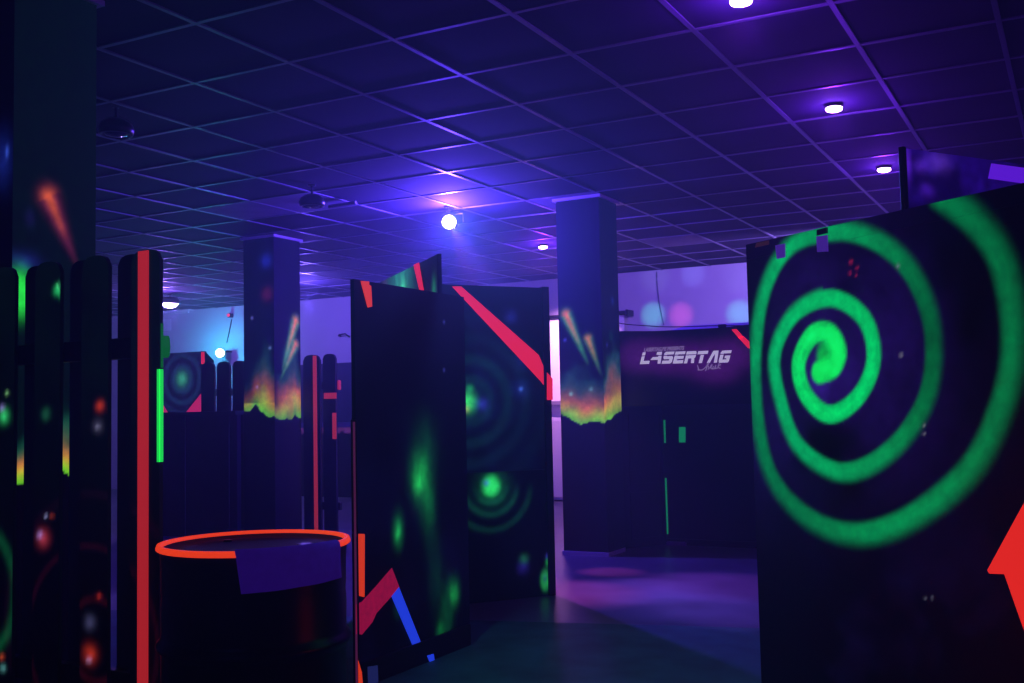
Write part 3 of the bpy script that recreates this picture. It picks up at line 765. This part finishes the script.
for z0, z1 in ((.06, .44), (.50, 1.08)):
    for b in ((.12, .46, z0, z0+.012), (.12, .46, z1-.012, z1), (.12, .132, z0, z1), (.448, .46, z0, z1)): add_box(bm, b[0], b[1], -.006, -.0002, b[2], b[3])
obj('moulding', bm, M['booth'], sd)
obj('back_panel', box(.295, 1.85, .435, .46, 0, 1.72), M['booth'], bt)
obj('skirting', box(.315, 1.85, .420, .4348, 0, .05), M['black'], bt)
wq = Wall(-3.40, LW+.4335, 1, 0)
for pts, nm in ((((664.3, 443), (665.8, 443), (665.2, 420), (663.5, 420)), 'green upright strip beside the opening'), (((667, 534), (668.4, 534), (666.5, 478), (665, 478)), 'long thin green strip'), (((679, 442.5), (685.5, 442.5), (685.5, 427), (679, 427)), 'green square tag')):
    poly_part('tape_strip', bt, wq.pts(pts), M['tape_green_dim'], .003, base=.4345, label=nm)
poly_part('tape_strip', bt, wl.pts([(739, 338.2), (743.5, 337), (736.5, 329), (731.5, 329.5)]), M['tape_red'], .003, label='upper piece of the red tape')
poly_part('tape_strip', bt, wl.pts([(748, 348), (752, 349.5), (753, 345), (743.5, 336.3), (738.3, 337.5)]), M['tape_red'], .003, label='lower piece of the red tape')
obj('threshold', box(.32, .48, .38, .4195, .0, .03, .004), mat('violet_threshold', (150, 80, 170), .5), bt)

# lettering: block capitals sheared to the right, cut by a slit
def letter_polys(ch):
    T = .26
    P = {
     'L': [[(0, 1), (.30, 1), (.30, T), (.95, T), (.95, 0), (0, 0)]],
     'A': [[(.36, 1), (.86, 1), (1.0, 0), (.70, 0), (.655, .34), (-.14, .34), (.04, .58), (.61, .58), (.58, .76), (.36, .76)]],
     'B': [[(0, 0), (.30, 0), (.46, .50), (.58, .76), (.66, .50), (.70, 0), (1.0, 0), (.86, 1), (.36, 1)]],
     'S': [[(.12, 1), (1, 1), (1, .76), (.34, .76), (.34, .62), (.90, .62), (1, .5), (1, .12), (.88, 0), (0, 0), (0, T), (.68, T), (.68, .38), (.12, .38), (.02, .5), (.02, .88)]],
     'E': [[(0, 1), (1, 1), (1, .76), (.32, .76), (.32, .62), (.95, .62), (.95, .38), (.32, .38), (.32, T), (1, T), (1, 0), (0, 0)]],
     'R': [[(0, 1), (.9, 1), (1, .88), (1, .5), (.9, .40), (1.0, 0), (.70, 0), (.64, .40), (.30, .40), (.30, 0), (0, 0)]],
     'T': [[(0, 1), (1, 1), (1, .74), (.66, .74), (.66, 0), (.34, 0), (.34, .74), (0, .74)]],
     'G': [[(.12, 1), (1, 1), (1, .76), (.32, .76), (.32, T), (.70, T), (.70, .36), (.50, .36), (.50, .58), (1, .58), (1, .10), (.9, 0), (.10, 0), (0, .12), (0, .88)]],
    }
    return P[ch]
x_l, z_l = wl.at(640.0, 364.2); x_r, z_r = wl.at(730, 362.4); x_t, z_t = wl.at(643, 352.2)
hgt = .093; base_l = z_l; base_r = z_r; xa = x_l; xb = x_r
n8 = 8; step = (xb-xa)/n8
for i, ch in enumerate(['L', 'A', 'S', 'E', 'R', 'T', 'B', 'G']):
    bm = bmesh.new()
    x0 = xa + i*step; w = step*.88; zb0 = base_l + (base_r-base_l)*(i/7.0)
    for poly in letter_polys(ch):
        pts = [(x0 + w*px + .30*hgt*pz, zb0 + hgt*pz) for px, pz in poly]
        add_prism(bm, pts, -.005, -.0006)
    # slit across the letter
    geo = bm.verts[:]+bm.edges[:]+bm.faces[:]
    for zc, inner in ((zb0+hgt*.665, True), (zb0+hgt*.735, False)):
        bmesh.ops.bisect_plane(bm, geom=bm.verts[:]+bm.edges[:]+bm.faces[:], plane_co=(0, 0, zc), plane_no=(0, 0, 1))
    kill = [f for f in bm.faces if zb0+hgt*.67 < f.calc_center_median().z < zb0+hgt*.73]
    bmesh.ops.delete(bm, geom=kill, context='FACES')
    lo_ = [v for v in bm.verts if not v.link_faces]; bmesh.ops.delete(bm, geom=lo_, context='VERTS')
    obj('letter', bm, M['letter'], hd)
def text_mesh(txt, size, x, z, shear, m, parent, name, width=None):
    cu = bpy.data.curves.new(name, 'FONT'); cu.body = txt; cu.size = size; cu.shear = shear; cu.extrude = .001; cu.offset = .002
    o = bpy.data.objects.new(name+'_src', cu); COL.objects.link(o); bpy.context.view_layer.update()
    dg = bpy.context.evaluated_depsgraph_get(); me = bpy.data.meshes.new_from_object(o.evaluated_get(dg)); me.name = name
    COL.objects.unlink(o); bpy.data.objects.remove(o); bpy.data.curves.remove(cu)
    xs = [v.co.x for v in me.vertices]; k = (width/(max(xs)-min(xs))) if width else 1
    for v in me.vertices: v.co = Vector((x+(v.co.x-min(xs))*k, -.0016+v.co.z*.9, z+v.co.y))
    me.materials.clear(); me.materials.append(m)
    return link(bpy.data.objects.new(name, me), parent)
sx, sz = wl.at(643.8, 351.6); ex, _ = wl.at(684.5, 349)
text_mesh('LASERTAG.BE PRESENTS', .040, sx, sz, .3, M['letter_dim'], hd, 'small_lettering', ex-sx)
# handwritten word under the sign: thin brush strokes
strokes = [[(697.5, 365), (699, 370), (698, 369.5), (702, 370), (706, 367), (709, 362.5)], [(709, 362.5), (705.5, 371)], [(706.5, 368), (708, 365.5), (709, 368), (708, 369.5)], [(710, 368.5), (711, 366), (712.3, 364.5), (711, 368), (712.5, 369)],
           [(713.5, 366), (712.8, 368.8), (714.5, 368.5), (716, 365)], [(716, 365), (715.2, 368.6), (717, 368)], [(719.5, 362.5), (717.5, 368.5)], [(721, 364.5), (718, 366.6), (720.5, 368.6)]]
bm = bmesh.new()
for s in strokes:
    P = catmull(wl.pts(s), 4); add_tube(bm, [(p[0], -.004, p[1]) for p in P], .0042, 5)
obj('script_lettering', bm, M['letter_dim'], hd)

# pale board behind the booth, top edge just showing
pb = thing('partition_board', 'pale board whose top edge shows just above the laser tag booth', 'partition', (-3.36, 9.2, 0), 0, 'painted partition boards')
obj('board', prism([(-.02, 0), (1.9, 0), (1.9, 1.855), (.22, 1.855), (-.02, 1.80)], 0, .02), M['pale_board'], pb)
obj('post', box(1.85, 1.9, .0205, .06, 0, 1.85, .003), M['black'], pb)
obj('post', box(.22, .27, .0205, .06, 0, 1.85, .003), M['black'], pb)
# wire strung above the booth
wy = Wall(-4, 8.05, 1, 0)
P = [wy.at(x, y) for x, y in ((618, 323.5), (630, 325), (645, 326), (665, 327.2), (690, 327), (715, 326.2), (757, 326))]
P = catmull(np.array(P), 5)
tag(obj('wire', tube([wy.world(a, z+.003) for a, z in P], .004, 6), M['rubber'], None, smooth=True), 'thin dark wire sagging above the top edge of the laser tag booth', 'wire')
p_ = wy.at(722, 326)
cl_ = obj('wire_clip', box(-.03, .03, -.01, .02, -.012, .012, .003), M['rubber']); cl_.location = wy.world(p_[0], p_[1]+.0); tag(cl_, 'small dark clip on the wire above the laser tag booth', 'clip')

# ================================================================== BANNER SCREEN ON THE FAR WALL
wb_ = Wall(-6.15, 12.10, 1, 0)
bx0, bz1 = 0.0, float(wb_.at(552, 318)[1]); bz0 = float(wb_.at(552, 401)[1]); bx1 = float(wb_.at(627, 316)[0])
sc_ = thing('projection_screen', 'bright pink-white roll-down screen on the far wall, seen in the gap left of the pillar', 'screen', (*wb_.o, 0))
obj('fabric', box(bx0+.06, bx1-.04, 0, .004, bz0, bz1-.02), M['screen'], sc_)
obj('roller_housing', box(bx0, bx1, -.045, .05, bz1-.02, bz1+.03, .01), M['black_metal'], sc_)
obj('bracket', box(bx1, bx1+.03, -.05, .1498, bz1-.035, bz1+.04, .004), M['black_metal'], sc_)
obj('bracket', box(bx0-.03, bx0, -.05, .1498, bz1-.035, bz1+.04, .004), M['black_metal'], sc_)
obj('bottom_bar', box(bx0+.04, bx1-.03, -.02, .02, bz0-.05, bz0, .006), M['tile_pale'], sc_)
# radiator-like cabinet below the screen
cbn = thing('cabinet', 'pale low cabinet under the bright screen against the far wall', 'cabinet', (-6.1, 11.95, 0))
obj('body', box(0, 1.3, 0, .29, .02, 1.03, .006), M['pale_board'], cbn)
for k in range(3): obj('door', box(.02+k*.425, .435+k*.425, -.018, -.0005, .05, 1.0, .004), M['pale_board'], cbn)

# ================================================================== FAR-LEFT WALL ITEMS
wfw = Wall(-14, YF-.0003, 1, 0)
a = wfw.at(163, 331); b = wfw.at(171, 319)
nt_ = obj('notice', box(a[0]-.3, b[0], -.004, 0, a[1], b[1]), M['white']); nt_.location = (*wfw.o, 0)
tag(nt_, 'pale square notice on the far wall, just right of the near fence top', 'notice')
bat = thing('batten_light', 'unlit white batten light high on the far wall below the violet lamp', 'light', (-12.9, 12.12, 0))
z_ = float(wfw.at(175, 311.5)[1])
obj('housing', box(-.3, .78, 0, .12, z_-.015, z_+.045, .008), M['white'], bat)
bm = bmesh.new(); add_tube(bm, [(-.27, .03, z_-.035), (.75, .03, z_-.035)], .018, 10); obj('tube', bm, M['white'], bat)
sdt = thing('led_sensor', 'tiny red glowing sensor near the top of the far wall', 'sensor', (-11.36, 12.2, 2.66))
obj('case', box(-.03, .03, -.02, .05, -.035, .03, .008), M['black_metal'], sdt)
bm = bmesh.new(); bmesh.ops.create_uvsphere(bm, u_segments=12, v_segments=8, radius=.022); bmesh.ops.translate(bm, vec=(0, -.03, 0), verts=bm.verts[:]); obj('led', bm, M['red_led'], sdt, smooth=True)
bm = bmesh.new(); add_tube(bm, [(-11.36, 12.242, 2.60), (-11.40, 12.242, 2.45), (-11.46, 12.242, 2.25)], .008, 6)
tag(obj('cable', bm, M['rubber']), 'dark cable running from the red sensor down to the cyan lamp', 'cable', 'wall cables')
bm = bmesh.new(); pp = [wfw.at(x, y) for x, y in ((657, 272), (657.5, 285), (660, 306), (664, 325))]
add_tube(bm, [wfw.world(p[0], p[1], .006) for p in catmull(np.array(pp), 4)], .006, 6)
tag(obj('cable', bm, mat('grey_cable', (110, 100, 130), .6)), 'thin cable down the pale far wall between the coloured light spots', 'cable', 'wall cables')
# hook on the far wall left of the centre board
hp = wfw.at(341, 336)
hk = obj('coat_hook', tube([(0, 0, 0), (0, -.06, .0), (.03, -.09, .01), (.14, -.09, .02), (.22, -.09, -.03)], .012, 6), M['rubber']); hk.location = wfw.world(hp[0], hp[1])
tag(hk, 'small dark hook bracket on the far wall left of the centre board', 'hook')

# ================================================================== LAMPS
def light(name, kind, loc, col, watts, radius=.04, target=None, size=None, blend=.4, shadow=True):
    l = bpy.data.lights.new(name, kind); l.color = col; l.energy = watts
    l.shadow_soft_size = radius
    if kind == 'SPOT': l.spot_size = math.radians(size); l.spot_blend = blend
    o = bpy.data.objects.new(name, l); COL.objects.link(o)
    if target is not None: o.matrix_world = look_matrix(loc, target)
    else: o.location = loc
    return o
UV = (.17, .012, 1.0)
def make_downlight(loc, label, lit=True):
    t = thing('ceiling_lamp', label, 'lamp', loc, 0, 'violet ceiling lamps')
    obj('rose', lathe([(0, 0), (.050, 0), (.051, -.006), (.048, -.012), (.046, -.014), (0, -.014)], 28), M['black_metal'], t, smooth=True)
    obj('bulb', lathe([(.044, -.0145), (.046, -.02), (.042, -.028), (.028, -.034), (0, -.036)], 24), M['lens_violet'], t, smooth=True)
    return t
LAMPS = [(tuple(on_z(741, 1, 2.775)[:2]), 'lit violet ceiling lamp cut by the top edge of the picture', 14),
         (tuple(on_z(834, 108.5, 2.775)[:2]), 'lit violet ceiling lamp second from the top of the picture, right side', 14),
         (tuple(on_z(884, 169.5, 2.775)[:2]), 'lit violet ceiling lamp just left of the violet-black board', 14),
         (tuple(on_z(543, 247, 2.775)[:2]), 'small lit violet ceiling lamp between the effect light and the pillar', 30)]
first = None
for (x, y), lb, e in LAMPS:
    if first is None: first = make_downlight((x, y, H-.0072), lb)
    else:
        c = copy_thing(first, (x, y, H-.0072)); c['label'] = lb
    light('uv_light', 'POINT', (x, y, H-.135), UV, e, .05)

# unlit round spots
def spot_fixture(loc, label):
    t = thing('ceiling_spot', label, 'spotlight', loc, 0, 'unlit ceiling spots')
    dz = H-.0072-loc[2]
    obj('stem', lathe([(0, dz), (.03, dz), (.03, dz-.01), (.008, dz-.015), (.008, .03), (0, .03)], 12), M['black_metal'], t)
    obj('head', lathe([(0, .04), (.05, .035), (.085, .01), (.095, -.02), (.09, -.045), (.075, -.05), (.07, -.04)], 24), M['black_metal'], t, smooth=True)
    obj('lens', lathe([(.0695, -.04), (.05, -.052), (.02, -.058), (0, -.06)], 20), M['lens_dark'], t, smooth=True)
    return t
P = on_z(312, 200, 2.68); s_a = spot_fixture(tuple(P), 'unlit dark round spot hanging below the pale ceiling tiles')
P = on_z(116, 126, 2.70); s_b = copy_thing(s_a, tuple(P)); s_b['label'] = 'unlit dark spot under the ceiling just right of the near pillar'
# conduit by the first spot
P0, P1 = on_z(329, 206.5, H-.03), on_z(356, 202.5, H-.03)
bm = bmesh.new(); add_tube(bm, [P0, P1], .014, 8); tag(obj('conduit', bm, M['grid']), 'short pale conduit on the ceiling right of the unlit round spot', 'conduit')

# effect light hanging from the ceiling, the brightest lamp
EL = on_z(449, 222, 2.67)
ef = thing('effect_light', 'glaring cyan-white party effect light hanging from the ceiling', 'lamp', tuple(EL))
hz = H-.0072-EL[2]
obj('bracket', tube([(-.10, .06, 0.0), (-.10, .06, .07), (0, .06, .075), (.10, .06, .07), (.10, .06, 0)], .008, 6), M['black_metal'], ef)
obj('stem', lathe([(0, hz), (.04, hz), (.04, hz-.008), (.012, hz-.012), (.012, .075), (0, .075)], 14), M['black_metal'], ef)
tocam = Vector(CAM) - Vector(EL); tocam.z = -1.3; tocam.normalize()
bm = bmesh.new(); add_lathe(bm, [(0, -.14), (.06, -.135), (.075, -.10), (.085, -.03), (.085, -.002), (.072, -.002)], 28); body = obj('body', bm, M['black_metal'], ef, smooth=True)
bm = bmesh.new(); add_lathe(bm, [(.0715, -.002), (.06, .008), (.055, .016), (.03, .028), (0, .03)], 24); lens = obj('lens', bm, M['lens_cyan'], ef, smooth=True)
for o in (body, lens): o.scale = (.78, .78, .78)
for o in (body, lens): o.rotation_mode = 'QUATERNION'; o.rotation_quaternion = tocam.to_track_quat('Z', 'Y')
ELv = Vector(EL)
for (x, y), c, e, sz in [((572, 592), (1.0, .10, .65), 520, 9), ((640, 590), (.25, .10, 1.0), 900, 9), ((715, 585), (.35, .08, 1.0), 800, 10), ((610, 572), (.8, .10, .8), 420, 5), ((680, 605), (.15, .10, 1.0), 700, 8), ((735, 610), (.25, .1, 1.0), 700, 8)]:
    light('effect_beam', 'SPOT', ELv+tocam*.10, c, e*1.0, .02, target=tuple(on_z(x, y, 0)), size=sz*1.9, blend=1.0)
light('effect_glow', 'POINT', ELv+tocam*.09, (.09, .035, 1.0), 360, .05)
light('effect_beam', 'SPOT', ELv+tocam*.10, (.10, .32, 1.0), 260, .03, target=(.25, 1.0, .9), size=26, blend=.9)
# its coloured beams
beams = [((653, 315), (.1, 1.0, .75), 26, 5.0), ((681, 315), (1.0, .12, .55), 24, 5.0), ((740, 314), (.05, 1.0, .7), 26, 5.2), ((693, 274), (.2, .3, 1.0), 14, 5.0), ((655, 277), (.4, .6, 1.0), 4, 6.5), ((741, 276), (.35, .6, 1.0), 3, 7)]
for (x, y), c, e, sz in beams:
    light('effect_beam', 'SPOT', ELv+Vector((.05, .24, -.02)), c, e*20, .01, target=tuple(on_y(x, y, YF)), size=sz*.95, blend=1.0)

# violet-white lamp in the far left under the ceiling
VL = on_z(170, 301, H-.10)
vl = thing('stage_lamp', 'violet-white lamp under the ceiling at the far left, beside the fence top', 'lamp', tuple(VL))
obj('stem', lathe([(0, .092), (.03, .092), (.03, .08), (.01, .075), (.01, .03), (0, .03)], 12), M['black_metal'], vl)
obj('body', lathe([(0, .05), (.10, .045), (.13, .0), (.13, -.04), (.11, -.04)], 24), M['black_metal'], vl, smooth=True)
obj('lens', lathe([(.1095, -.04), (.08, -.075), (.04, -.09), (0, -.095)], 20), M['lens_white'], vl, smooth=True)
light('par_light', 'POINT', (VL[0], VL[1]-.1, VL[2]-.16), (.26, .12, 1.0), 75, .06)

# cyan lamp on a wall arm behind the far pickets
CLP = on_y(220, 353, 12.0)
cy_ = thing('stage_lamp', 'cyan-white lamp shining just above the far pickets', 'lamp', tuple(CLP))
obj('arm', tube([(0, .2495, .03), (0, .15, .03), (0, .07, .0)], .014, 8), M['black_metal'], cy_)
bm = bmesh.new(); add_lathe(bm, [(0, -.16), (.07, -.15), (.10, -.06), (.105, -.002), (.09, -.002)], 24); bd = obj('body', bm, M['black_metal'], cy_, smooth=True)
bm = bmesh.new(); add_lathe(bm, [(.0895, -.002), (.07, .012), (.03, .02), (0, .022)], 20); ln = obj('lens', bm, M['lens_cyan'], cy_, smooth=True)
dc = (Vector(CAM)-Vector(CLP)).normalized()
for o in (bd, ln): o.scale = (.72, .72, .72)
for o in (bd, ln): o.rotation_mode = 'QUATERNION'; o.rotation_quaternion = dc.to_track_quat('Z', 'Y')
light('cyan_beam', 'SPOT', Vector(CLP)+dc*.12, (.05, .8, .9), 110, .03, target=(-3.5, 1.5, 2.0), size=24, blend=1.0)
light('cyan_light', 'POINT', Vector(CLP)+dc*.32+Vector((-.28, 0, .08)), (.03, .55, .85), 26, .05)

# unseen lamps for the screen and near floor, plus added far-hall and rear fills
light('screen_lamp', 'SPOT', (-5.3, 11.2, 2.55), (1.0, .42, .92), 260, .05, target=(-5.6, 12.1, 1.7), size=75, blend=.6)
light('hall_fill', 'POINT', (-8.6, 10.6, 2.55), (.16, .09, 1.0), 85, .08)  # added fill without a fixture, lifts the violet of the far hall
light('hall_fill', 'SPOT', (-1.6, 10.3, 2.6), (.34, .20, 1.0), 420, .08, target=(-4.0, 12.25, 1.9), size=110, blend=.6)  # added wash that brightens the far wall
light('teal_lamp', 'SPOT', (-1.7, .9, 2.65), (.02, .34, .55), 240, .06, target=(-1.55, 4.5, 0), size=38, blend=.7)
light('rear_fill', 'POINT', (-1.2, -1.2, 2.5), (.07, .13, .8), 5, .1)  # added fill behind the camera, tinted green to lift the pickets

# ================================================================== AIR, CAMERA, OUTPUT
wld = bpy.data.worlds.new('hall_air'); SC.world = wld; wld.use_nodes = True
nt = wld.node_tree; bg = nt.nodes['Background']; bg.inputs['Color'].default_value = (.004, .005, .02, 1); bg.inputs['Strength'].default_value = .3
HAZE = .014
if HAZE > 0:
    vs = nt.nodes.new('ShaderNodeVolumeScatter'); vs.inputs['Density'].default_value = HAZE; vs.inputs['Anisotropy'].default_value = .6
    vs.inputs['Color'].default_value = (.75, .78, 1, 1)
    nt.links.new(vs.outputs['Volume'], nt.nodes['World Output'].inputs['Volume'])

cam = bpy.data.cameras.new('camera'); cam.sensor_fit = 'HORIZONTAL'; cam.sensor_width = 36.0; cam.lens = F/W_PX*36.0; cam.clip_start = .05
co = bpy.data.objects.new('camera', cam); COL.objects.link(co)
mw = Matrix(((RGT[0], UPV[0], -FWD[0], CAM[0]), (RGT[1], UPV[1], -FWD[1], CAM[1]), (RGT[2], UPV[2], -FWD[2], CAM[2]), (0, 0, 0, 1)))
co.matrix_world = mw
SC.camera = co
vsn = SC.view_settings; vsn.view_transform = 'Standard'; vsn.look = 'None'; vsn.gamma = 1; vsn.exposure = 0.0
vsn.use_curve_mapping = False
SC.cycles.use_denoising = True
SC.cycles.max_bounces = 6
SC.cycles.sample_clamp_indirect = 4
